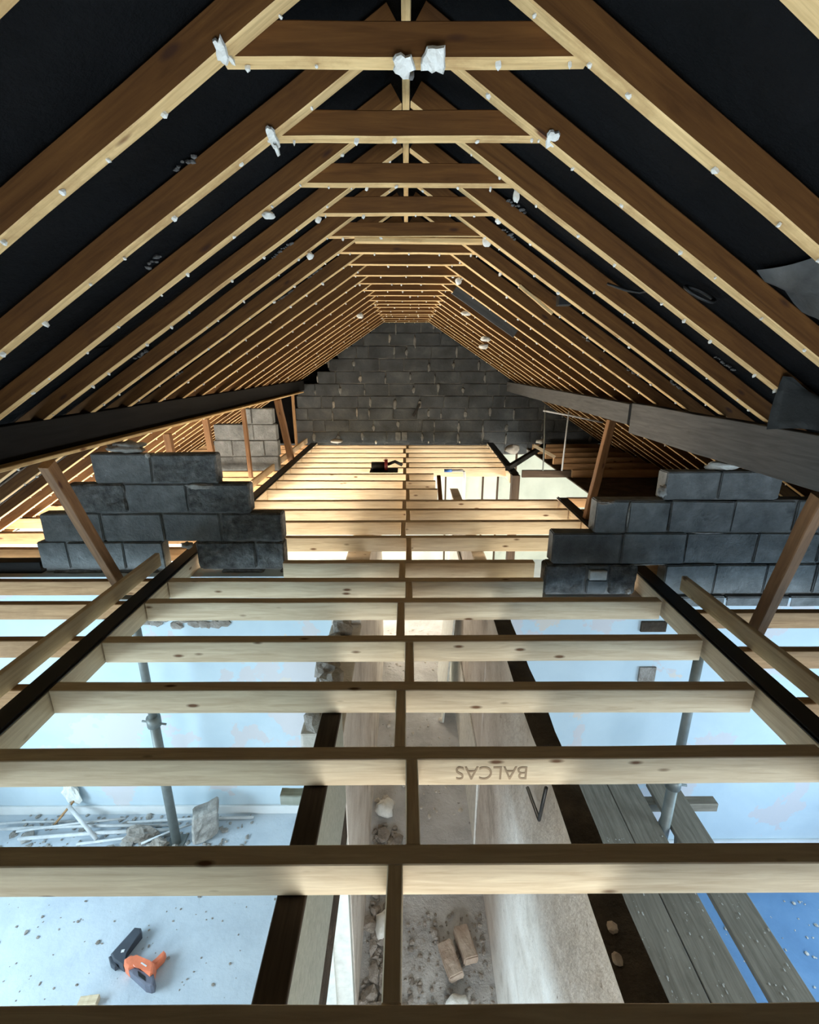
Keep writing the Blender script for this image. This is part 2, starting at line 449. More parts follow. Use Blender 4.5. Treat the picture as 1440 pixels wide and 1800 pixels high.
for v in bmw.verts:
    if v.co.x < -0.05: v.co.x += 0.018*noise.noise(Vector((v.co.y*1.3, v.co.z*2.2, 1.7)))
    if v.co.z > 1.1: v.co.z += 0.03*noise.noise(Vector((v.co.y*4, v.co.x*9, 3.1)))
    if v.co.x > 0.05: v.co.x += 0.02*noise.noise(Vector((v.co.y*3.1, v.co.z*2.2, 5.7)))
me = to_mesh(bmw, 'passage_wall')
me.materials.append(M['wall_rough']); me.materials.append(M['wall_top'])
for p in me.polygons:
    if p.normal.z > 0.6: p.material_index = 1
obj('plaster_body', me, None, wr, Matrix.Translation((0.62, 0.7, -1.295)))
for i in range(2):
    lump('broken_stone', (0.60 + R.uniform(-0.02, 0.02), 0.93 + i*0.05 + R.uniform(-0.02, 0.02), -0.172), 0.015, (1, 1.2, 0.6), 'brick', wr, seed=i+13)
# old stone exposed under the left stub
xs = structure('wall_patch', (-1.75, 3.34, -0.5), 'exposed stones where plaster fell off the left cross wall')
for i in range(9):
    lump('stone', (-2.02 + i*0.075, 3.345, -0.50 + R.uniform(-0.035, 0.03)), 0.05, (1.1, 0.35, 0.7), 'stone', xs, seed=i+31)
# raised panels for socket holes, pocket shade painted in the upper one
for i, (x, z, sx, sz) in enumerate(((1.73, -0.35, 0.09, 0.04), (1.74, -0.74, 0.06, 0.06))):
    o = box('wall_recess', x-sx, x+sx, 2.985, 3.0, z-sz, z+sz, 'wall_top' if i == 0 else 'stone', None, 0.004)
    tag(o, ['dark joist pocket high in the right cross wall', 'hacked brown socket hole in the right cross wall'][i], kind='structure')

# old plaster ceiling still in place beyond the right stub
for i, (x0, x1, y0, y1) in enumerate(((1.765, 3.96, 3.17, 4.95), (2.25, 3.96, 4.95, 9.0))):
    bm = box_bm(x0, x1, y0, y1, -0.135, -0.12)
    tag(obj('ceiling_old_%s' % ('near', 'far')[i], to_mesh(bm), 'wall_top'), 'dusty top of the old lower ceiling on the right, %s part' % ('nearer', 'farther')[i], kind='structure')

# ------------------------------------------------------------------ roof covering: lapped felt strips
RAFT_Y = [0.90, 1.303, 1.708, 2.112, 2.501, 2.885, 3.285, 3.694, 4.108, 4.503, 4.948, 5.384, 5.739, 6.122, 6.456, 6.895, 7.315, 7.70, 8.10, 8.50, 8.86]
def sag(y):
    for a, b in zip(RAFT_Y, RAFT_Y[1:]):
        if a <= y <= b:
            return math.sin(math.pi*(y-a)/(b-a))
    return abs(math.sin(math.pi*(y-0.9)/0.4))
for side, s in (('left', -1), ('right', 1)):
    root = structure('ceiling_' + side, (s*2, 4, 1), 'black sagging roofing felt over the %s rafters' % side)
    edges = [0.0, 0.72, 1.45, 2.2, 3.0, 4.12]
    for k in range(5):
        a, b = edges[k], edges[k+1] + (0.10 if k < 4 else 0)
        bm = bmesh.new()
        nx, ny = 9, 150
        lift = 0.006*(4-k)
        grid = []
        for i in range(nx):
            x = a + (b-a)*i/(nx-1)
            row = []
            for j in range(ny):
                y = -1.6 + 10.75*j/(ny-1)
                z = APEX + 0.098 - SL*x + 0.004
                w = sag(y)
                q = noise.noise(Vector((x*2.3*s, y*1.7, k*5.1)))
                dz = -w*(0.012 + 0.012*q)
                if i >= nx-2 and k < 4: dz -= w*0.014*(0.6+q)
                row.append(bm.verts.new((s*x, y, z + dz + 0.004*(k % 2))))
            grid.append(row)
        for i in range(nx-1):
            for j in range(ny-1):
                bm.faces.new((grid[i][j], grid[i+1][j], grid[i+1][j+1], grid[i][j+1]))
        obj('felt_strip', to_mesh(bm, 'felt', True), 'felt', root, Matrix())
    # dust and mortar dabs on the felt
    for q in range(8):
        y = R.choice(RAFT_Y[1:8]) - R.uniform(0.01, 0.05)
        x = R.uniform(0.5, 1.8)
        n_ = R.randint(5, 11); bmc = bmesh.new()
        for k in range(n_):
            u = (k - n_/2)*0.011
            lump_bm(R.uniform(0.004, 0.011), 1.3, 0.9, 0.8, R.random()*80, 1, 0.6, 1.7, bmc, (s*u, R.uniform(-0.012, 0.012), -SL*u + R.uniform(-0.004, 0.004)))
        obj('dust_clump', to_mesh(bmc), 'dust', root, Matrix.Translation((s*x, y, under(x) + 0.084)))

# ------------------------------------------------------------------ roof frames
RT = 0.048; RD = 0.075
EAVE = 4.02
def nib_mesh(L, n, seed):
    rr = random.Random(seed)
    bm = bmesh.new()
    for i in range(n):
        x = -L/2 + L*(i + rr.uniform(0.15, 0.85))/n
        r = rr.uniform(0.0045, 0.008)
        lump_bm(r, rr.uniform(0.7, 1.6), rr.uniform(0.7, 1.3), rr.uniform(0.8, 1.9), rr.random()*40, 1, 0.5, 1.5, bm, (x, rr.uniform(-0.016, 0.016), -RD/2 - r*0.5))
    return to_mesh(bm, 'nibs')
LUMPS = {  # frame index -> list of (x, z, r, shape)
    3: [(-0.535, 1.965, 0.020, (1.2, 0.8, 0.7)), (0.43, 2.045, 0.018, (0.7, 0.6, 1.6))],
    4: [(-0.41, 2.055, 0.016, (0.9, 0.8, 0.9)), (0.43, 2.05, 0.016, (1, 0.8, 0.8))],
    5: [(0.44, 2.05, 0.026, (1, 0.7, 1.0)), (-0.52, 1.97, 0.018, (1, 0.7, 1.0))],
    8: [(0.41, 2.03, 0.025, (1, 0.8, 1.0))], 11: [(0.62, 1.91, 0.035, (1.4, 0.8, 0.7))], 13: [(0.95, 1.69, 0.045, (1.3, 0.8, 0.7)), (-0.55, 1.95, 0.04, (1.1, 0.8, .8))],
    15: [(1.05, 1.63, 0.05, (1.3, 0.8, 0.7))],
}
dx, dz = math.cos(TH), math.sin(TH)
FLAKES = {1: [(-0.403, 2.070, 0.016, 0.028, 0.0), (-0.006, 2.064, 0.030, 0.024, 0.1), (0.062, 2.074, 0.033, 0.030, 0.0)],
          2: [(-0.400, 2.064, 0.017, 0.036, 0.25), (-0.388, 2.030, 0.007, 0.022, 0.2), (0.437, 2.060, 0.022, 0.026, -0.4)]}
def flake(parent, c, rx, ry, rot, seed):
    rr = random.Random(seed); bm = bmesh.new(); n = 15
    pts = []
    for k in range(n):
        a = 2*math.pi*k/n
        q = 0.82 + rr.uniform(-0.22, 0.22)
        sq = 1/max(abs(math.cos(a)), abs(math.sin(a)))**0.45
        pts.append((rx*q*sq*math.cos(a), ry*q*sq*math.sin(a)))
    f = bm.faces.new([bm.verts.new((x, y, 0)) for x, y in pts])
    e = bmesh.ops.extrude_face_region(bm, geom=[f])
    for v in [v for v in e['geom'] if isinstance(v, bmesh.types.BMVert)]: v.co.z += 0.010; v.co.x *= 0.86; v.co.y *= 0.86
    bmesh.ops.triangulate(bm, faces=bm.faces[:])
    bmesh.ops.subdivide_edges(bm, edges=bm.edges[:], cuts=1)
    for v in bm.verts: v.co.z += 0.004*noise.noise(v.co*70 + Vector((seed, 0, 0)))
    m = Matrix.Translation(c) @ Matrix.Rotation(HP + 0.62, 4, 'X') @ Matrix.Rotation(rot, 4, 'Z')
    obj('plaster_flake', to_mesh(bm), 'white_plaster', parent, m)
for i, y in enumerate(RAFT_Y):
    if i == 0: lab = 'brown roof frame nearest the viewpoint, only rafter corners showing'
    else: lab = '%s aged roof frame with collar tie, counting from the viewpoint' % ORD[i].replace('nearest', 'first')
    t = thing('roof_frame', (0, y, under(0)), lab, 'roof frame', 'aged roof frames under the felt')
    yc = y + RT/2
    for s in (-1, 1):
        nx_, nz_ = s*dz, dx               # outward normal
        a = 0.016
        p0 = Vector((s*a, yc, under(a))) + Vector((nx_, 0, nz_))*RD/2
        p1 = Vector((s*EAVE, yc, under(EAVE))) + Vector((nx_, 0, nz_))*RD/2
        yj = R.uniform(-0.008, 0.008)
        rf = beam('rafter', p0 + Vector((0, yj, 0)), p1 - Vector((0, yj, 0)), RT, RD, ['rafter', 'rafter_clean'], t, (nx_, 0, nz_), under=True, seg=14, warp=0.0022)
        m, L = frame_mat(p0, p1, (nx_, 0, nz_))
        nb = obj('plaster_nibs', nib_mesh(L, 26 if i < 12 else 18, i*2+s), 'white_plaster', rf, m)
        nb.matrix_basis = Matrix()
        nb['kind'] = 'stuff'
    zc = 2.074 + R.uniform(-0.006, 0.006)
    hl = (APEX - zc)/SL + 0.035
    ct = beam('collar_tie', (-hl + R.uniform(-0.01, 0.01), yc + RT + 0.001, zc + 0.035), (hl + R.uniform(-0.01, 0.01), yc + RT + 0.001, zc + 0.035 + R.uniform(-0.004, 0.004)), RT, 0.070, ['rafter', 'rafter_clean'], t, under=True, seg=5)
    nb = obj('plaster_nibs', nib_mesh(2*hl, 5, i*2+71), 'white_plaster', ct)
    nb.matrix_basis = Matrix(); nb['kind'] = 'stuff'
    for k, (x, z, r, sh) in enumerate(LUMPS.get(i, [])):
        lump('plaster_lump', (x, yc + (RT*0.6 if abs(x) < 0.45 else 0), z), r, sh, 'white_plaster', t, seed=i*5+k, sub=3, amp=0.32, freq=1.3)
    for k, (x, z, rx, ry, rot) in enumerate(FLAKES.get(i, [])):
        flake(t, (x, yc + RT/2 - 0.002 if abs(x) < 0.38 else yc - RT/2 + 0.006, z), rx, ry, rot, i*9+k)
    if i == 1:
        tube('cobweb_string', [(0.012, yc+RT, 2.055), (0.016, yc+0.12, 2.10), (0.012, yc+0.26, 2.22), (0.004, yc+0.37, 2.32)], [0.007, 0.004, 0.003, 0.002], 'dust', t, 6)
    if i == 5:
        beam('splice_batten', (-0.28, yc+RT+0.01, zc-0.012), (0.42, yc+RT+0.01, zc-0.016), RT, 0.024, 'rafter_clean', t)
    if i == 10:
        beam('packing_board', (0.45, yc-RT/2-0.008, under(0.45)+0.03), (1.05, yc-RT/2-0.008, under(1.05)+0.03), 0.012, 0.085, 'purlin_grey', t, (dz, 0, dx))
    if i == 6:
        beam('short_lath', (0.70, yc-RT/2-0.010, under(0.70)-0.005), (0.92, yc-RT/2-0.010, under(0.92)-0.022), 0.018, 0.02, 'rafter_clean', t, (dz, 0, dx))
tag(beam('ridge_board', (0, -1.58, APEX+0.03), (0, 8.98, APEX+0.03), 0.026, 0.085, 'rafter_clean', None, seg=10), 'long ridge board running along the apex above the collar ties', 'ridge board')

# purlins
pl = thing('purlin', (-1.8, 4.5, 1.0), 'blackened timber purlin along the left rafters', 'purlin')
beam('timber', (-1.88, 0.3, 1.064), (-1.88, 8.98, 1.028), 0.075, 0.17, 'purlin_dark', pl, seg=16, warp=0.003)
beam('underside_board', (-1.83, 1.2, 0.972), (-1.83, 8.6, 0.932), 0.11, 0.018, 'rafter_clean', pl, seg=8)
pr = thing('purlin', (1.8, 4.5, 1.0), 'grey weathered timber purlin along the right rafters', 'purlin')
beam('timber', (1.86, 0.3, 1.000), (1.86, 3.98, 0.985), 0.075, 0.24, 'purlin_grey', pr, seg=12, warp=0.003)
beam('timber', (1.845, 3.99, 1.015), (1.845, 8.98, 1.005), 0.075, 0.165, 'purlin_grey', pr, seg=12, warp=0.003)

# ------------------------------------------------------------------ new floor: joists, noggings, trimmers
JY = [0.672, 1.06, 1.457, 1.857, 2.255, 2.695, 2.997, 3.313, 3.85, 4.268, 4.649, 4.982, 5.475, 5.891, 6.276, 6.674, 7.035, 7.436, 7.83, 8.265, 8.623]
JT = 0.065; JD = 0.125
for i, y in enumerate(JY):
    x0, x1 = -1.618, 1.585
    if i == 6: x1 = 0.93
    if i == 7: x0, x1 = -0.92, 0.95
    if i >= 8: x0, x1 = -1.632, (1.625 if i < 12 else 1.44)
    if i in (12, 13, 14): x1 = 0.36
    extra = ', stopping short at the opening' if i in (12, 13, 14) else ''
    j = thing('floor_joist', ((x0+x1)/2, y + JT/2, -JD), '%s pale pine floor joist from the viewpoint%s' % (ORD[i], extra), 'joist', 'new pine floor joists')
    dzj = R.uniform(-0.003, 0.003)
    beam('timber', (x0, y + JT/2, -JD/2 + dzj), (x1, y + JT/2 + R.uniform(-0.006, 0.006), -JD/2 - dzj), JT, JD, 'pine', j, seg=8, warp=0.0015)
    if i == 2:
        cu = bpy.data.curves.new('stamp', 'FONT')
        cu.body = 'BALCAS'; cu.size = 0.088; cu.align_x = 'CENTER'; cu.align_y = 'CENTER'; cu.extrude = 0.0004
        tmp = bpy.data.objects.new('tmp', cu); col.objects.link(tmp)
        me = bpy.data.meshes.new_from_object(tmp.evaluated_get(bpy.context.evaluated_depsgraph_get()))
        bpy.data.objects.remove(tmp)
        w_ = max(v.co.x for v in me.vertices) - min(v.co.x for v in me.vertices)
        obj('stamped_lettering', me, 'ink', j, Matrix.Translation((0.32, y - 0.0022, -0.062)) @ Matrix.Rotation(HP, 4, 'X') @ Matrix.Rotation(math.pi, 4, 'Z') @ Matrix.Scale(0.27/w_, 4, (1, 0, 0)))
# noggings down the middle, staggered
for i in range(len(JY)-1):
    y0, y1 = JY[i]+JT, JY[i+1]
    x = -0.032 if i % 2 == 0 else 0.012
    x += R.uniform(-0.006, 0.006)
    o = beam('nogging', (x, y0+0.001, -JD/2-0.001), (x, y1-0.001, -JD/2-0.001), 0.046, JD-0.004, 'pine', None, seg=2)
    tag(o, 'short central nogging between the %s and %s pine joists' % (ORD[i], ORD[i+1]), 'nogging', 'central noggings')

def trimmer(name, x0, y0, x1, y1, label):
    t = thing(name, ((x0+x1)/2, (y0+y1)/2, -JD), label, 'trimmer', 'doubled trimmers beside the joists')
    beam('timber', (x0, y0, -JD/2-0.003), (x1, y1, -JD/2-0.003), 0.112, JD, 'pine', t, seg=12)
    beam('membrane_strip', (x0, y0, 0.003), (x1, y1, 0.003), 0.117, 0.006, 'dpc', t, seg=12, c=0.001)
    q = 0.04 if x0 < 0 else -0.04
    beam('membrane_lip', (x0+q, y0, 0.010), (x1+q, y1, 0.010), 0.016, 0.010, 'dpc', t, seg=12, c=0.002)
trimmer('trimmer', -1.676, 0.3, -1.70, 8.9, 'black topped pine trimmer running along the left joist ends')
trimmer('trimmer', 1.645, 0.3, 1.70, 5.1, 'black topped pine trimmer running along the nearer right joist ends')
trimmer('trimmer', 1.44, 6.31, 1.54, 8.9, 'black topped pine trimmer at the far right joist ends beyond the opening')
# planks on edge outside the trimmers
tag(beam('edge_plank', (-1.815, 0.6, 0.052), (-1.815, 3.28, 0.048), 0.034, 0.10, 'pine', None, seg=6), 'pale plank on edge lying over the old joists outside the left trimmer', 'plank')
tag(beam('edge_plank', (1.795, 0.6, 0.052), (1.80, 2.86, 0.048), 0.034, 0.10, 'pine', None, seg=6), 'pale plank on edge lying over the old joists outside the right trimmer', 'plank')
tag(beam('edge_plank', (-1.83, 5.55, 0.045), (-1.83, 6.55, 0.045), 0.03, 0.09, 'pine', None), 'short pale plank on edge beside the far left block stub', 'plank')
tag(beam('edge_plank', (-1.85, 7.0, 0.045), (-1.84, 8.9, 0.045), 0.03, 0.09, 'pine', None), 'pale plank on edge beside the leaning far left post', 'plank')
# old ceiling joists
left_y = [1.47, 1.87, 2.28, 2.69, 3.02, 3.62, 4.00, 4.42, 4.85, 5.28, 5.70, 6.12, 6.50, 6.92, 7.36, 7.80, 8.25, 8.68]
for i, y in enumerate(left_y):
    o = beam('ceiling_joist', (-3.95, y+0.025, -0.058), (-1.742 - 0.014*(y > 4), y+0.025, -0.058), 0.05, 0.105, 'old_joist', None, seg=6)
    tag(o, '%s orange brown old ceiling joist from the viewpoint left of the trimmer' % ORD[i], 'joist', 'old ceiling joists on the left')
right_y = [0.95, 1.35, 1.76, 2.16, 2.56, 3.30, 3.75, 4.2, 4.65, 5.1, 6.55, 7.0, 7.45, 7.9, 8.35, 8.75]
for i, y in enumerate(right_y):
    x0 = 1.74 if y < 3 else (1.77 if y < 5.2 else 2.3)
    o = beam('ceiling_joist', (x0, y+0.025, -0.058), (3.95, y+0.025, -0.058), 0.05, 0.105, 'old_joist', None, seg=6)
    tag(o, '%s orange brown old ceiling joist from the viewpoint right of the trimmer' % ORD[i], 'joist', 'old ceiling joists on the right')

# plate under the joists on the passage wall
tag(beam('wall_plate', (-0.352, -1.0, -0.141), (-0.352, 1.93, -0.141), 0.088, 0.026, 'plate_dark', None, seg=5), 'dark timber wall plate under the joists left of the passage', 'wall plate')

tag(beam('wall_plate', (-3.95, 3.47, -0.085), (-2.80, 3.47, -0.085), 0.10, 0.10, 'purlin_dark', None, seg=4), 'blackened wall plate left of the near left block stub', 'wall plate')
for i, (x0, x1, yw) in enumerate(((-3.98, -0.53, 3.336), (0.70, 3.98, 2.986))):
    tag(box('baseboard_' + ('left', 'right')[i], x0, x1, yw-0.008, yw+0.012, FZ, FZ+0.085, 'wall_plain', None, 0.003), 'low white skirting along the %s cross wall' % ('left', 'right')[i], kind='structure')
# ------------------------------------------------------------------ posts
def post(p0, p1, w, d, label, mat='post', up=(0, 1, 0)):
    tag(beam('post', p0, p1, w, d, mat, None, up, seg=5, warp=0.002, c=0.004), label, 'post', 'timber posts under the purlins')
post((-1.90, 2.93, 0.0), (-1.845, 2.45, 0.925), 0.055, 0.07, 'brown post leaning in front of the near left block stub', 'post')
post((1.90, 2.32, 0.0), (1.84, 2.06, 0.855), 0.055, 0.07, 'round edged brown post leaning in front of the near right block stub', 'post')
post((1.70, 4.33, 0.012), (1.83, 4.36, 0.925), 0.065, 0.07, 'brown post propping the right purlin beyond the block stub', 'post')
post((-1.76, 7.30, 0.0), (-1.83, 7.02, 0.92), 0.085, 0.09, 'thick reddish post leaning under the far end of the left purlin', 'post')
post((-2.02, 6.14, 0.0), (-2.03, 6.12, 0.93), 0.045, 0.06, 'slim upright post in front of the far left block stub', 'post')
post((-1.87, 8.2, 0.0), (-1.88, 8.2, 0.92), 0.04, 0.05, 'slim upright post close to the left end of the block gable', 'old_joist')
post((-2.42, 5.00, 0.0), (-2.46, 5.0, 0.72), 0.07, 0.06, 'short strut under the outer left rafters, the nearer of two', 'post')
post((-2.33, 5.80, 0.0), (-2.38, 5.8, 0.78), 0.07, 0.06, 'short strut under the outer left rafters, the farther of two', 'post')
tag(beam('diagonal_brace', (2.22, 2.80, 0.86), (2.75, 2.80, 0.60), 0.05, 0.075, 'rafter', None), 'short diagonal brown brace above the right block stub', 'brace')

# ------------------------------------------------------------------ block walls
def block_mesh(w, h, d, rough, seed):
    bm = box_bm(-w/2, w/2, -d/2, d/2, -h/2, h/2)
    rr = random.Random(seed)
    if rough:
        bmesh.ops.bevel(bm, geom=bm.edges[:], offset=0.012, segments=1, affect='EDGES')
        bmesh.ops.subdivide_edges(bm, edges=[e for e in bm.edges if e.calc_length() > 0.05], cuts=5, use_grid_fill=True)
        for v in bm.verts:
            q = noise.noise(v.co*11 + Vector((seed, 0, 0))) + 0.6*noise.noise(v.co*27 + Vector((0, seed, 0)))
            v.co += Vector((v.co.x*0.02, 0.7*(-0.016), v.co.z*0.03))*q*1.2
    else:
        for v in bm.verts:
            v.co += Vector((rr.uniform(-.004, .004), rr.uniform(-.003, .003), rr.uniform(-.004, .004)))
        bmesh.ops.bevel(bm, geom=bm.edges[:], offset=0.007, segments=2, affect='EDGES')
    return to_mesh(bm, 'block')

def block(parent, xa, xb, za, zb, y, depth, mat='block', rough=False, seed=0, dy=0.0):
    g = 0.005
    me = block_mesh(xb-xa-2*g, zb-za-2*g, depth, rough, seed)
    return obj('block', me, ('block_rough' if rough else mat), parent, Matrix.Translation(((xa+xb)/2, y+depth/2+dy, (za+zb)/2)) @ Matrix.Rotation(random.Random(seed).uniform(-0.012, 0.012), 4, 'Y'))

def mortar_core(parent, rects, y, depth):
    for (xa, xb, za, zb) in rects:
        box('mortar_bed', xa+0.012, xb-0.012, y+0.016, y+depth-0.01, za, zb, 'mortar', parent)

# near left stub
st = structure('wall_stub_left', (-1.85, 3.45, -0.12), 'ragged stub of dark concrete blocks on the left')
Yl, D = 3.42, 0.11
rows = [(0.58, 0.80, [(-2.264, -1.835, 0), (-1.835, -1.36, 1)]),
        (0.355, 0.58, [(-2.49, -2.055, 1), (-2.055, -1.612, 0), (-1.612, -1.146, 2)]),
        (0.13, 0.355, [(-2.724, -2.268, 0), (-2.268, -1.816, 0), (-1.816, -1.389, 0), (-1.389, -0.923, 1)]),
        (-0.095, 0.13, [(-2.794, -2.567, 0), (-2.567, -2.142, 0), (-2.142, -1.84, 0), (-1.60, -1.147, 1), (-1.147, -0.927, 1)])]
sd = 1
for za, zb, bl in rows:
    for xa, xb, rg in bl:
        sd += 1
        block(st, xa, xb, za, zb, Yl, D, rough=rg > 0, seed=sd, dy=R.uniform(-0.004, 0.006))
mortar_core(st, [(-2.26, -1.36, 0.57, 0.78), (-2.48, -1.16, 0.345, 0.57), (-2.71, -0.94, 0.14, 0.345), (-2.78, -1.86, -0.12, 0.13), (-1.58, -0.95, -0.10, 0.14)], Yl, D)
for xa, xb in ((-2.72, -2.33), (-2.33, -1.9), (-1.43, -1.10), (-0.98, -0.93)):
    block(st, xa, xb, -0.19, -0.097, Yl, D, rough=True, seed=sd+int(xa*100))
for k, (x, z, r, sh) in enumerate(((-2.02, 0.835, 0.085, (1.5, 0.7, 0.5)), (-1.50, 0.558, 0.05, (1.9, 0.35, 0.5)), (-1.85, 0.785, 0.018, (1, 0.6, 1)), (-1.66, 0.10, 0.05, (0.8, 0.6, 0.5)))):
    lump('mortar_lump', (x, Yl + (0.06 if k == 0 else 0.006), z), r, sh, 'mortar_pale', st, seed=k+80, sub=3, amp=0.5, freq=1.8)

# near right stub
st = structure('wall_stub_right', (1.85, 3.05, -0.12), 'ragged stub of dark concrete blocks on the right')
Yr = 3.02
rows = [(0.56, 0.752, [(1.667, 2.021, 0), (2.021, 2.43, 0)]),
        (0.335, 0.56, [(1.238, 1.456, 0), (1.456, 1.727, 0), (1.727, 2.148, 0), (2.148, 2.559, 0), (2.559, 2.95, 0)]),
        (0.11, 0.335, [(0.972, 1.443, 0), (1.443, 1.873, 0), (1.873, 2.346, 0), (2.346, 2.777, 0), (2.777, 3.10, 0)]),
        (-0.115, 0.11, [(0.937, 1.225, 1), (1.385, 1.58, 1), (1.76, 2.11, 0), (2.11, 2.459, 0), (2.459, 2.80, 0), (2.80, 3.2, 0)])]
for za, zb, bl in rows:
    for xa, xb, rg in bl:
        sd += 1
        block(st, xa, xb, za, zb, Yr, D, rough=rg > 0, seed=sd, dy=R.uniform(-0.004, 0.006))
mortar_core(st, [(1.68, 2.42, 0.55, 0.735), (1.25, 2.94, 0.32, 0.56), (0.985, 3.08, 0.10, 0.33), (0.95, 1.575, -0.12, 0.11), (1.77, 3.19, -0.13, 0.11)], Yr, D)
box('pale_brick', 1.245, 1.365, Yr-0.012, Yr+0.06, -0.002, 0.066, 'white_plaster', st, 0.008)
block(st, 1.23, 1.38, 0.066, 0.11, Yr, D, seed=901); block(st, 1.23, 1.38, -0.115, -0.004, Yr, D, seed=902)
for xa, xb in ((1.77, 2.2), (2.2, 2.65), (2.65, 3.1)):
    block(st, xa, xb, -0.205, -0.118, Yr-0.025, D, rough=False, seed=sd+int(xa*100))
for k, (x, z, r, sh, ma) in enumerate(((2.06, 0.780, 0.055, (2.0, 0.7, 0.5), 'white_plaster'), (1.655, 0.62, 0.035, (0.8, 0.8, 1.1), 'mortar_pale'), (1.457, 0.45, 0.012, (0.5, 0.5, 6), 'mortar_pale'), (1.53, -0.09, 0.025, (0.8, 0.7, 0.9), 'mortar_pale'), (2.0, 0.335, 0.012, (8, 0.5, 0.5), 'mortar_pale'), (1.62, 0.108, 0.011, (9, 0.5, 0.5), 'mortar_pale'), (1.30, 0.55, 0.035, (1.7, 0.8, 0.4), 'stone'))):
    lump('mortar_lump', (x, Yr + (0.06 if k == 0 else 0.004), z), r, sh, ma, st, seed=k+90, sub=3, amp=0.5, freq=1.8)

# far left stub
st = structure('wall_stub_far_left', (-2.2, 6.75, -0.12), 'farther grey block stub behind the slim post on the left')
rows = [(0.61, 0.825, [(-2.24, -2.118), (-2.118, -1.823)]), (0.39, 0.61, [(-2.655, -2.225), (-2.225, -2.108), (-2.108, -1.787)]),
        (0.165, 0.39, [(-2.673, -2.421), (-2.421, -2.215), (-2.215, -1.978), (-1.978, -1.78)]), (-0.06, 0.165, [(-2.66, -2.237), (-2.237, -1.79)]), (-0.2, -0.06, [(-2.66, -2.237), (-2.237, -1.79)])]
for za, zb, bl in rows:
    for xa, xb in bl:
        sd += 1
        block(st, xa, xb, za, zb, 6.70, D, seed=sd, dy=R.uniform(-0.004, 0.006))
mortar_core(st, [(-2.23, -1.83, 0.6, 0.82), (-2.65, -1.80, 0.38, 0.61), (-2.66, -1.79, -0.18, 0.39)], 6.70, D)

# gable at the far end
gb = structure('wall_back', (0, 9.05, 0), 'sooty concrete block gable wall closing the far end')
limits = [-3.4, -2.2, -2.03, -2.03, -1.98, -1.60, -1.39, -1.22, -1.00, -0.75]
for r in range(-1, 11):
    za, zb = 0.215*r - 0.02, 0.215*(r+1) - 0.02
    if zb > 2.36: continue
    zt = zb
    xr = (APEX + 0.06 - za)/SL - 0.10
    xl = -xr
    if r >= 0:
        lim = {0: -2.05, 1: -2.05, 2: -2.03, 3: -2.00, 4: -1.98, 5: -1.60, 6: -1.39, 7: -1.22, 8: -1.02, 9: -0.72, 10: -0.45}[r]
        xl = max(xl, lim)
    xr = min(xr, 3.6)
    x = xl; rr = random.Random(r+40)
    first = True
    while x < xr - 0.06:
        w_ = rr.choice((0.45, 0.45, 0.44, 0.22)) if not first else rr.choice((0.45, 0.33, 0.22))
        first = False
        xe = min(x + w_, xr)
        if xr - xe < 0.08: xe = xr
        sd += 1
        block(gb, x, xe, za, zb, 9.0, 0.10, 'gable_block', seed=sd, dy=rr.uniform(-0.006, 0.008))
        if rr.random() < 0.62:
            lump('mortar_smear', (x, 8.998, (za+zb)/2 + rr.uniform(-0.05, 0.04)), 0.06, (rr.uniform(0.25, 0.6), 0.08, rr.uniform(0.7, 1.7)), rr.choice(('mortar', 'mortar', 'mortar', 'mortar_pale')) if x < 0.2 else 'mortar', gb, seed=sd, amp=0.5, freq=2)
        x = xe
    box('mortar_bed', xl+0.02, xr-0.02, 9.018, 9.09, za-0.004, zb-0.004, 'mortar', gb)
bm = bmesh.new()
v = [bm.verts.new(p) for p in ((-4.0, 9.13, -0.15), (4.0, 9.13, -0.15), (0, 9.13, 2.46))]
v2 = [bm.verts.new((p.co.x, 9.2, p.co.z)) for p in v]
bm.faces.new(v); bm.faces.new(list(reversed(v2)))
for a in range(3): bm.faces.new((v[a], v2[a], v2[(a+1) % 3], v[(a+1) % 3]))
obj('outer_leaf', to_mesh(bm), 'felt', gb)
for k, x in enumerate((-0.16, -0.04)):
    box('pale_block_end', x-0.05, x+0.05, 8.985, 9.0, 0.03, 0.19, 'mortar', gb, 0.01)
beam('dark_lath', (0.12, 8.98, 0.48), (0.24, 8.98, 0.70), 0.02, 0.04, 'black', gb)
beam('dark_lath', (1.42, 8.98, 1.40), (1.42, 8.98, 1.60), 0.02, 0.05, 'black', gb)

# ------------------------------------------------------------------ steel props below
def prop(x, y, z1, label, r0, r1, mat):
    t = thing('steel_prop', (x, y, FZ), label, 'prop', 'steel props standing below the joists')
    zm = FZ + 1.25
    tube('outer_tube', [(x, y, FZ+0.012), (x, y, zm)], r0, mat, t, 16)
    tube('inner_tube', [(x, y, zm), (x, y, z1-0.01)], r1, mat, t, 16)
    tube('collar_nut', [(x, y, zm-0.06), (x, y, zm+0.02)], r0*1.4, mat, t, 12)
    tube('handle', [(x-0.09, y, zm-0.02), (x+0.09, y, zm-0.05)], 0.008, mat, t, 8)
    box('base_plate', x-0.07, x+0.07, y-0.07, y+0.07, FZ, FZ+0.012, mat, t, 0.003)
    box('head_plate', x-0.07, x+0.07, y-0.07, y+0.07, z1-0.012, z1, mat, t, 0.003)
prop(-1.93, 3.06, -0.126, 'pale steel prop standing against the left cross wall', 0.036, 0.030, 'galv')
prop(1.735, 2.48, -0.150, 'dark steel prop rising between the scaffold boards', 0.034, 0.028, 'galv')

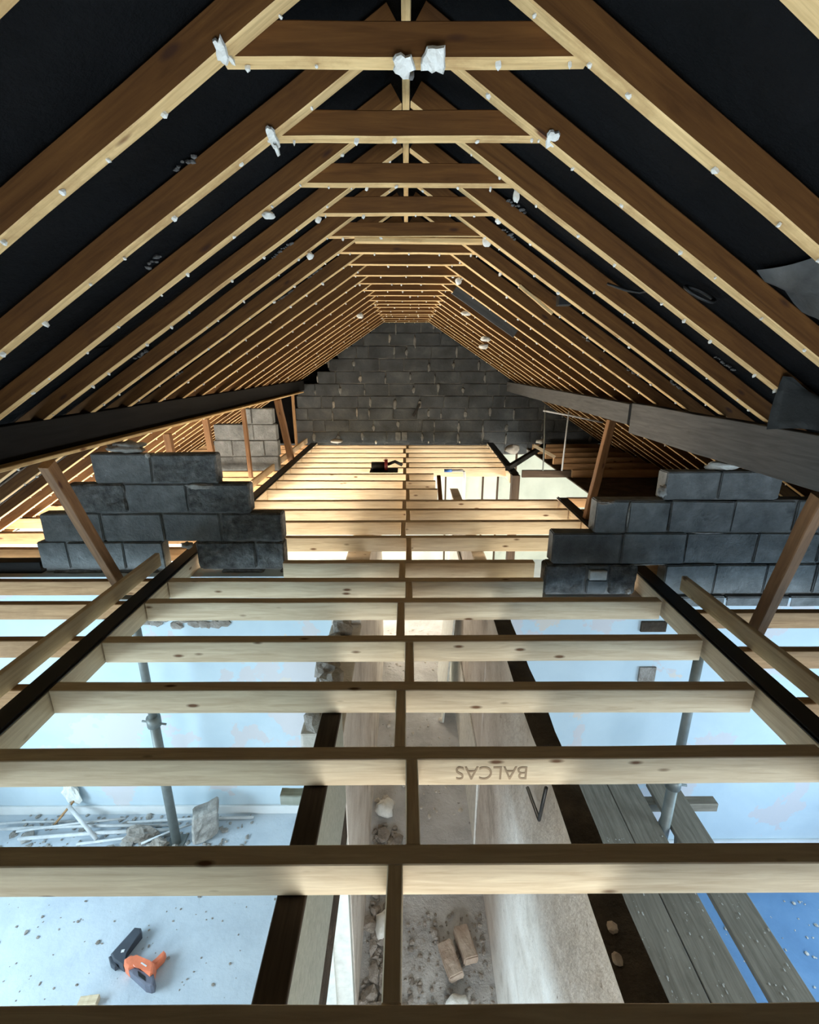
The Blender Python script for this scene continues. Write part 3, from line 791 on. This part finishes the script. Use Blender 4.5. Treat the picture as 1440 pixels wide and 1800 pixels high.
# scaffold boards on trestles
BZ = -1.55
def sboard(xa, xb, y0, y1, label, seed):
    t = thing('scaffold_board', ((xa+xb)/2, (y0+y1)/2, BZ-0.038), label, 'board', 'scaffold boards on trestles')
    beam('plank', ((xa+xb)/2, y0, BZ-0.019), ((xa+xb)/2, y1, BZ-0.019), xb-xa, 0.038, 'scaffold', t, seg=8)
    bm = bmesh.new(); rr = random.Random(seed)
    for k in range(75):
        lump_bm(rr.uniform(0.0015, 0.005), 1, rr.uniform(0.8, 2.4), 0.5, rr.random()*50, 1, 0.5, 1.5, bm, (rr.uniform(-0.1, 0.1)*(0.97), rr.uniform(-1.2, 0.5) * 1.0, 0.002))
    o = obj('chip_litter', to_mesh(bm), 'chips', t, Matrix.Translation(((xa+xb)/2, 1.9, BZ+0.001)))
    o['kind'] = 'stuff'
sboard(1.245, 1.47, 0.35, 2.90, 'grey scaffold board nearest the passage wall', 1)
sboard(1.478, 1.698, 0.35, 2.86, 'middle grey scaffold board of the three', 2)
sboard(1.772, 1.99, 0.35, 2.82, 'outer speckled scaffold board over the blue floor', 3)
for k, y in enumerate((0.75, 2.70)):
    t = thing('trestle', (1.6, y, FZ), ['timber trestle below the near end of the scaffold boards', 'timber trestle below the far end of the scaffold boards'][k], 'trestle', 'scaffold trestles')
    beam('crossbar', (1.15, y, BZ-0.075), (2.22, y, BZ-0.075), 0.07, 0.07, 'scaffold', t)
    for x in (1.28, 1.95):
        for s in (-1, 1):
            beam('leg', (x, y + s*0.05, BZ-0.115), (x, y + s*0.22, FZ+0.01), 0.045, 0.05, 'scaffold', t, (1, 0, 0))
tag(beam('offcut', (1.98, 2.86, -1.515), (2.28, 2.86, -1.515), 0.05, 0.065, 'wall_rough' if False else 'old_joist', None), 'pale timber offcut jutting past the far end of the outer scaffold board', 'offcut')
tag(beam('bracket_stub', (-0.505, 1.52, -0.245), (-0.402, 1.52, -0.245), 0.04, 0.05, 'green_board', None), 'small grey stub sticking out of the left passage wall', 'stub')

# ------------------------------------------------------------------ things on the ground floor
t = thing('nail_gun', (-1.85, 2.22, FZ), 'orange and black cordless nail gun lying on the pale floor', 'nail gun')
L0 = (-1.85, 2.22, FZ)
mag = prism('magazine', [(-0.063, 0.169), (-0.016, 0.165), (0.0, 0.135), (-0.046, 0.012), (-0.018, -0.045), (-0.012, -0.064), (-0.1, -0.026), (-0.138, 0.009)], 0.004, 0.060, 'tool_grey', t, L0, 0.01)
body = prism('body', [(-0.018, -0.038), (0.016, -0.011), (0.047, -0.027), (0.157, -0.061), (0.195, -0.060), (0.207, -0.109), (0.195, -0.126), (0.082, -0.068), (0.066, -0.079), (0.037, -0.09), (-0.004, -0.067)], 0.002, 0.088, 'orange', t, L0, 0.014)
prism('handle', [(0.150, -0.058), (0.162, -0.035), (0.206, 0.03), (0.225, 0.018), (0.226, -0.013), (0.190, -0.064)], 0.012, 0.060, 'orange', t, L0, 0.012)
prism('motor_housing', [(0.035, -0.088), (0.064, -0.077), (0.08, -0.070), (0.193, -0.128), (0.209, -0.108), (0.23, -0.137), (0.237, -0.169), (0.219, -0.175), (0.182, -0.168), (0.085, -0.115)], 0.0, 0.072, 'tool_light', t, L0, 0.012)
prism('nose', [(-0.138, 0.009), (-0.1, -0.026), (-0.06, -0.05), (-0.075, -0.06), (-0.115, -0.04), (-0.150, 0.0)], 0.01, 0.045, 'tool_grey', t, L0, 0.006)
prism('grip_vent', [(0.10, -0.095), (0.165, -0.125), (0.18, -0.15), (0.12, -0.122)], 0.070, 0.0745, 'black', t, L0, 0.001)
prism('maker_plate', [(0.105, -0.062), (0.150, -0.082), (0.154, -0.076), (0.110, -0.056)], 0.086, 0.0895, 'white_mark', t, L0, 0.0)
prism('depth_dial', [(-0.075, 0.030), (-0.055, 0.034), (-0.053, 0.018), (-0.072, 0.014)], 0.058, 0.064, 'white_mark', t, L0, 0.001)

PIPES = [((-3.48, 3.16), (-2.05, 3.19), 0.013, 'uppermost long white pipe lying along the left cross wall'),
         ((-3.25, 3.07), (-1.95, 3.15), 0.015, 'thick white pipe lying in front of the long wall pipe'),
         ((-2.75, 3.04), (-2.0, 3.12), 0.011, 'thin white pipe nearest the viewpoint in the left pipe heap'),
         ((-2.45, 3.23), (-1.35, 3.28), 0.012, 'white pipe running behind the pale rubble chunk'),
         ((-3.30, 3.12), (-2.45, 3.24), 0.009, 'slim white pipe crossing over the long wall pipe'),
         ((-2.20, 3.02), (-1.80, 3.22), 0.009, 'short thin pipe angled beside the left steel prop'),
         ((-3.70, 3.22), (-2.9, 3.25), 0.010, 'short white pipe in the far left corner of the heap')]
for k, (a, b, r, lab) in enumerate(PIPES):
    z = FZ + r + 0.004 + (0.02, 0.02, 0.0, 0.0, 0.045, 0.03, 0.0)[k]
    mid = ((a[0]+b[0])/2, (a[1]+b[1])/2 + 0.008, z + 0.004)
    tag(tube('pipe', [(a[0], a[1], z), mid, (b[0], b[1], z)], r, 'pvc'), lab, 'pipe', 'old pipes heaped by the left cross wall')
tag(tube('pipe', [(-2.93, 3.26, -2.24), (-2.60, 3.07, FZ+0.03)], 0.017, 'pvc'), 'white pipe leaning diagonally across the left pipe heap', 'pipe', 'old pipes heaped by the left cross wall')
tag(tube('stick', [(-2.88, 3.32, -2.20), (-3.06, 3.18, FZ+0.012)], 0.010, 'old_joist'), 'thin brown stick leaning below the torn paper bag', 'stick')
bm = box_bm(-0.105, 0.105, -0.08, 0.08, -0.13, 0.13)
bmesh.ops.bevel(bm, geom=bm.edges[:], offset=0.015, segments=1, affect='EDGES')
bmesh.ops.subdivide_edges(bm, edges=[e for e in bm.edges if e.calc_length() > 0.05], cuts=4, use_grid_fill=True)
for v in bm.verts:
    v.co += Vector((0.010*v.co.z/0.13, 0, 0.022*v.co.x/0.1)) + v.normal*0.018*noise.noise(v.co*14)
tag(obj('rubble_chunk', to_mesh(bm), 'mortar_pale', None, Matrix.Translation((-1.70, 3.14, FZ+0.145)) @ Matrix.Rotation(0.35, 4, 'Z')), 'large pale concrete chunk beside the left steel prop', 'rubble')
bm = lump_bm(0.10, 0.75, 0.25, 1.3, 9, 3, 0.6, 1.5)
for v in bm.verts:
    if v.co.z > 0: v.co.x *= max(0.15, 1 - v.co.z*7); v.co.y *= max(0.2, 1 - v.co.z*5)
tag(obj('torn_bag', to_mesh(bm), 'white_plaster', None, Matrix.Translation((-2.92, 3.31, -2.13))), 'torn white paper bag slumped against the left cross wall', 'bag')
for k, (x, y, z, r, sh, lab) in enumerate((
        (-2.25, 3.10, FZ+0.05, 0.09, (1.4, 0.8, 0.5), 'low grey rubble heap between the left pipes'),
        (-2.05, 3.02, FZ+0.04, 0.055, (1.2, 0.8, 0.7), 'brownish lump of rubble by the left steel prop'))):
    tag(lump('rubble_chunk', (x, y, z), r, sh, 'stone', None, k+60, 3, 0.5, 1.8), lab, 'rubble')
tag(beam('wood_offcut', (-2.05, 1.99, FZ+0.02), (-1.94, 2.0, FZ+0.02), 0.05, 0.04, 'pine', None), 'pale wood offcut on the floor at the lower left', 'offcut')

def brick(loc, rz, rx, label):
    bm = box_bm(-0.105, 0.105, -0.05, 0.05, -0.033, 0.033)
    bmesh.ops.bevel(bm, geom=bm.edges[:], offset=0.008, segments=2, affect='EDGES')
    bmesh.ops.subdivide_edges(bm, edges=[e for e in bm.edges if e.calc_length() > 0.04], cuts=3, use_grid_fill=True)
    for v in bm.verts: v.co += v.normal*0.006*noise.noise(v.co*22 + Vector(loc)*3)
    tag(obj('loose_brick', to_mesh(bm), 'brick', None, Matrix.Translation(loc) @ Matrix.Rotation(rz, 4, 'Z') @ Matrix.Rotation(rx, 4, 'X')), label, 'brick', 'loose bricks on the passage floor')
brick((0.285, 2.19, FZ+0.042), math.radians(-72), 0.15, 'dusty brick lying in front of another on the passage floor')
brick((0.395, 2.285, FZ+0.040), math.radians(-74), -0.1, 'browner dusty brick lying behind another on the passage floor')

def scatter(name, n, xr, yr, rr_, mat, label, cat, seed, z=FZ):
    rr = random.Random(seed); bm = bmesh.new()
    for k in range(n):
        r = rr.uniform(*rr_)*(0.5 + rr.random()**3*1.3)
        lump_bm(r, rr.uniform(0.7, 1.6), rr.uniform(0.7, 1.6), 0.6, rr.random()*90, 1, 0.5, 1.4, bm, (rr.uniform(*xr), rr.uniform(*yr), z + r*0.35))
    return tag(obj(name, to_mesh(bm), mat), label, cat, kind='stuff')
scatter('rubble', 420, (-0.29, -0.08), (1.5, 3.2), (0.008, 0.032), 'stone', 'dark rubble spilled along the left of the passage', 'rubble', 3)
scatter('rubble', 300, (-0.03, 0.54), (1.7, 2.5), (0.004, 0.016), 'stone', 'fine rubble around the loose bricks', 'rubble', 4)
scatter('plaster_chips', 160, (-0.28, 0.54), (3.25, 6.5), (0.006, 0.022), 'chips', 'pale plaster chips along the passage', 'chips', 5)
scatter('debris_specks', 260, (-3.6, -0.6), (1.6, 2.95), (0.004, 0.011), 'stone', 'dark specks of debris on the left room floor', 'debris', 6)
scatter('debris_specks', 160, (2.05, 3.6), (1.6, 2.9), (0.004, 0.011), 'chips', 'pale specks of debris on the blue lit floor', 'debris', 8)
scatter('pipe_litter', 150, (-3.4, -1.3), (3.0, 3.32), (0.008, 0.03), 'mortar_pale', 'crumbled plaster between the old pipes', 'debris', 9)
for k, (x, y, r, sh, lab) in enumerate((
        (-0.17, 2.40, 0.085, (0.8, 1.1, 0.6), 'pale plaster slab half hidden left of the central noggings'),
        (-0.20, 3.35, 0.09, (0.9, 1.0, 0.7), 'white plaster chunk against the left passage pier'),
        (0.30, 1.97, 0.05, (1.3, 0.9, 0.7), 'white plaster lump in front of the loose bricks'))):
    tag(lump('plaster_chunk', (x, y, FZ+r*sh[2]*0.7), r, sh, 'white_plaster', None, k+20, 2, 0.55, 1.4), lab, 'plaster')
tag(tube('metal_strap', [(0.545, 1.72, -0.42), (0.545, 1.531, -0.386), (0.545, 1.49, -0.175)], 0.008, 'black_steel', None, 6), 'bent dark metal strap on the right passage wall', 'strap')
# boards leaning against the right of the passage
tag(beam('leaning_board', (0.40, 4.9, FZ+0.005), (0.54, 4.9, -0.5), 0.9, 0.02, 'white_paint', None, (1, 0, 0.1)), 'white board leaning on the right side of the passage', 'board')
t = thing('step_stool', (0.66, 6.45, FZ), 'small black metal step stool far down the passage', 'stool')
for x in (0.60, 0.72):
    tube('leg', [(x, 6.45, FZ), (x, 6.45, FZ+0.45)], 0.012, 'black_steel', t, 8)
beam('step', (0.60, 6.45, FZ+0.22), (0.72, 6.45, FZ+0.22), 0.10, 0.02, 'black_steel', t)

# ------------------------------------------------------------------ the opening at the far right and what stands there
tag(beam('black_post', (1.44, 6.245, 0.0), (1.44, 6.245, FZ), 0.10, 0.115, 'plate_dark', None, (0, 1, 0)), 'dark post under the cut trimmer at the far opening', 'post')
tag(beam('trimming_joist', (1.605, 6.58, -0.06), (2.28, 6.58, -0.06), 0.05, 0.10, 'plate_dark', None), 'dark joist crossing right of the far opening', 'joist')
tag(beam('diagonal_strut', (1.36, 6.40, 0.055), (2.36, 8.25, 0.055), 0.06, 0.07, 'purlin_dark', None), 'black timber lying diagonally over the far right joists', 'timber')
tag(beam('timber_prop', (0.42, 6.20, -0.02), (0.40, 5.10, -0.35), 0.05, 0.06, 'rafter', None), 'brown prop slanting down through the far opening', 'prop')
tp = thing('bent_pipe', (0.77, 6.3, -0.3), 'white bent pipe with a blue end hooked over the far opening', 'pipe')
tube('pipe_run', [(0.60, 6.32, 0.042), (0.74, 6.31, 0.045), (0.765, 6.3, 0.03), (0.77, 6.29, -0.05), (0.768, 6.28, -1.2)], 0.018, 'pvc', tp, 10)
tube('blue_end', [(0.50, 6.32, 0.040), (0.60, 6.32, 0.042)], 0.023, 'blue', tp, 12)
STUDS = ((0.52, 'narrowest bare stud seen through the far opening, leftmost'), (1.02, 'second bare stud from the left seen through the far opening'), (1.22, 'third bare stud from the left seen through the far opening'), (1.45, 'rightmost bare stud seen through the far opening'))
for k, (x, lab) in enumerate(STUDS):
    tag(beam('wall_stud', (x*1.38, 8.7, FZ), (x*1.38, 8.7, -0.15), 0.03, 0.05, 'plate_dark', None, (0, 1, 0)), lab, 'stud', 'bare studs in the far room')
tf = thing('metal_rack', (2.1, 6.5, 0), 'thin metal pipe rack standing right of the far opening', 'rack')
tube('rail', [(1.81, 6.5, 0.81), (2.16, 6.5, 0.75), (2.60, 6.45, 0.66)], 0.012, 'pvc', tf, 8)
tube('upright', [(1.83, 6.5, 0.88), (1.86, 6.5, 0.33), (1.87, 6.5, 0.0)], 0.010, 'galv', tf, 8)
tube('upright', [(2.15, 6.5, 0.80), (2.13, 6.5, 0.0)], 0.011, 'pvc', tf, 8)
tag(beam('pale_batten', (1.95, 7.4, 0.20), (2.30, 7.4, 0.02), 0.03, 0.05, 'pine', None), 'pale batten slanting behind the thin pipe rack', 'batten')
tag(lump('white_rag', (2.30, 8.30, 0.12), 0.06, (1.2, 0.7, 0.7), 'white_plaster', None, 44, 2, 0.5, 1.5), 'white rag resting on the diagonal black timber', 'rag')
tag(lump('cement_bag', (1.78, 8.1, 0.02), 0.12, (1.0, 0.6, 0.7), 'mortar_pale', None, 45, 3, 0.3, 1.2), 'pale bag slumped behind the black timber', 'bag')
# power tool on the joists
t = thing('circular_saw', (-0.25, 6.5, 0), 'red and black power saw resting on the far joists', 'power saw')
tube('motor', [(-0.48, 6.50, 0.07), (-0.30, 6.50, 0.07)], 0.055, 'black', t, 14)
tube('blade_guard', [(-0.30, 6.50, 0.075), (-0.26, 6.50, 0.075)], 0.085, 'red', t, 18)
box('base_shoe', -0.50, -0.12, 6.36, 6.62, 0.004, 0.014, 'black_steel', t, 0.002)
tube('handle', [(-0.26, 6.50, 0.09), (-0.16, 6.50, 0.13), (-0.06, 6.50, 0.08)], 0.022, 'black', t, 10)
tag(lump('mortar_sack', (-1.28, 8.86, 0.045), 0.07, (1.6, 0.9, 0.6), 'mortar_pale', None, 46, 2, 0.3, 1.3), 'small tan lump at the foot of the gable', 'lump')
for k, x in enumerate((-0.56, 0.40, 0.97)):
    tag(lump('white_plug', (x, 8.80, 0.03), 0.028 if k == 0 else 0.018, (0.7, 0.7, 1.2), 'white_plaster', None, 47+k, 2, 0.2, 1.2), ['bright white plug at the gable foot, largest of three', 'tiny white plug at the gable foot, middle of three', 'tiny white plug at the gable foot, rightmost'][k], 'plug')

# ------------------------------------------------------------------ loose membrane and cable at the right
def drape(name, rows, mat, label, cat):
    bm = bmesh.new()
    g = [[bm.verts.new(p) for p in r] for r in rows]
    for i in range(len(g)-1):
        for j in range(len(g[0])-1):
            bm.faces.new((g[i][j], g[i+1][j], g[i+1][j+1], g[i][j+1]))
    bmesh.ops.solidify(bm, geom=bm.faces[:], thickness=0.004)
    return tag(obj(name, to_mesh(bm, name, True), mat), label, cat)
rows = []
for i in range(12):
    a = i/11
    row = []
    for j in range(12):
        b = j/11
        x = 1.585 + 0.32*b - 0.012*a
        z = 1.50 - 0.20*b*0.5 - a*(0.36 - 0.08*b) + 0.02*math.sin(b*5)
        y = 2.05 + 0.04*math.sin(b*6 + a*2) - 0.03*(1-a)**3 + 0.03*math.exp(-b*9)
        row.append((x, y, min(z, under(x) + 0.055)))
    rows.append(row)
drape('membrane_flap', rows, 'sheet', 'grey membrane flap hanging in front of the right rafters above the purlin', 'membrane')
rows = []
for i in range(14):
    a = i/13
    row = []
    for j in range(10):
        b = j/9
        x = 1.10 + 0.45*a
        y = 1.39 + 0.28*b
        z = under(x) + 0.075 - 0.06*math.sin(math.pi*b)*(0.3 + 0.7*a) + 0.010*math.sin(a*22 + b*3)
        row.append((x, y, z))
    rows.append(row)
drape('torn_felt', rows, 'sheet_light', 'torn grey felt bulging down between the two nearest right rafters', 'felt')
def coil(c, r, turns, label, tilt):
    pts = []
    for k in range(turns*20+1):
        a = k/20*2*math.pi
        q = r*(1 - 0.06*(k/20)) + 0.004*math.sin(3*a)
        pts.append((c[0] + q*math.cos(a), c[1] + 0.35*q*math.sin(a), c[2] - SL*q*math.cos(a)*0.6 + 0.018*math.sin(a)))
    tag(tube('cable_coil', pts, 0.006, 'black', None, 8), label, 'cable')
coil((1.11, 1.98, 1.665), 0.062, 3, 'black cable coil tucked beside the second right rafter', 0)
tag(tube('cable', [(0.92, 2.42, 1.765), (1.00, 2.40, 1.735), (1.05, 2.36, 1.72), (1.08, 2.30, 1.725), (1.02, 2.26, 1.74)], 0.006, 'black', None, 8), 'short black cable looped by the third right rafter', 'cable')
tag(box('junction_box', 0.88, 0.955, 3.02, 3.08, 1.735, 1.80, 'black', None, 0.006), 'small black box fixed between the right rafters', 'junction box')
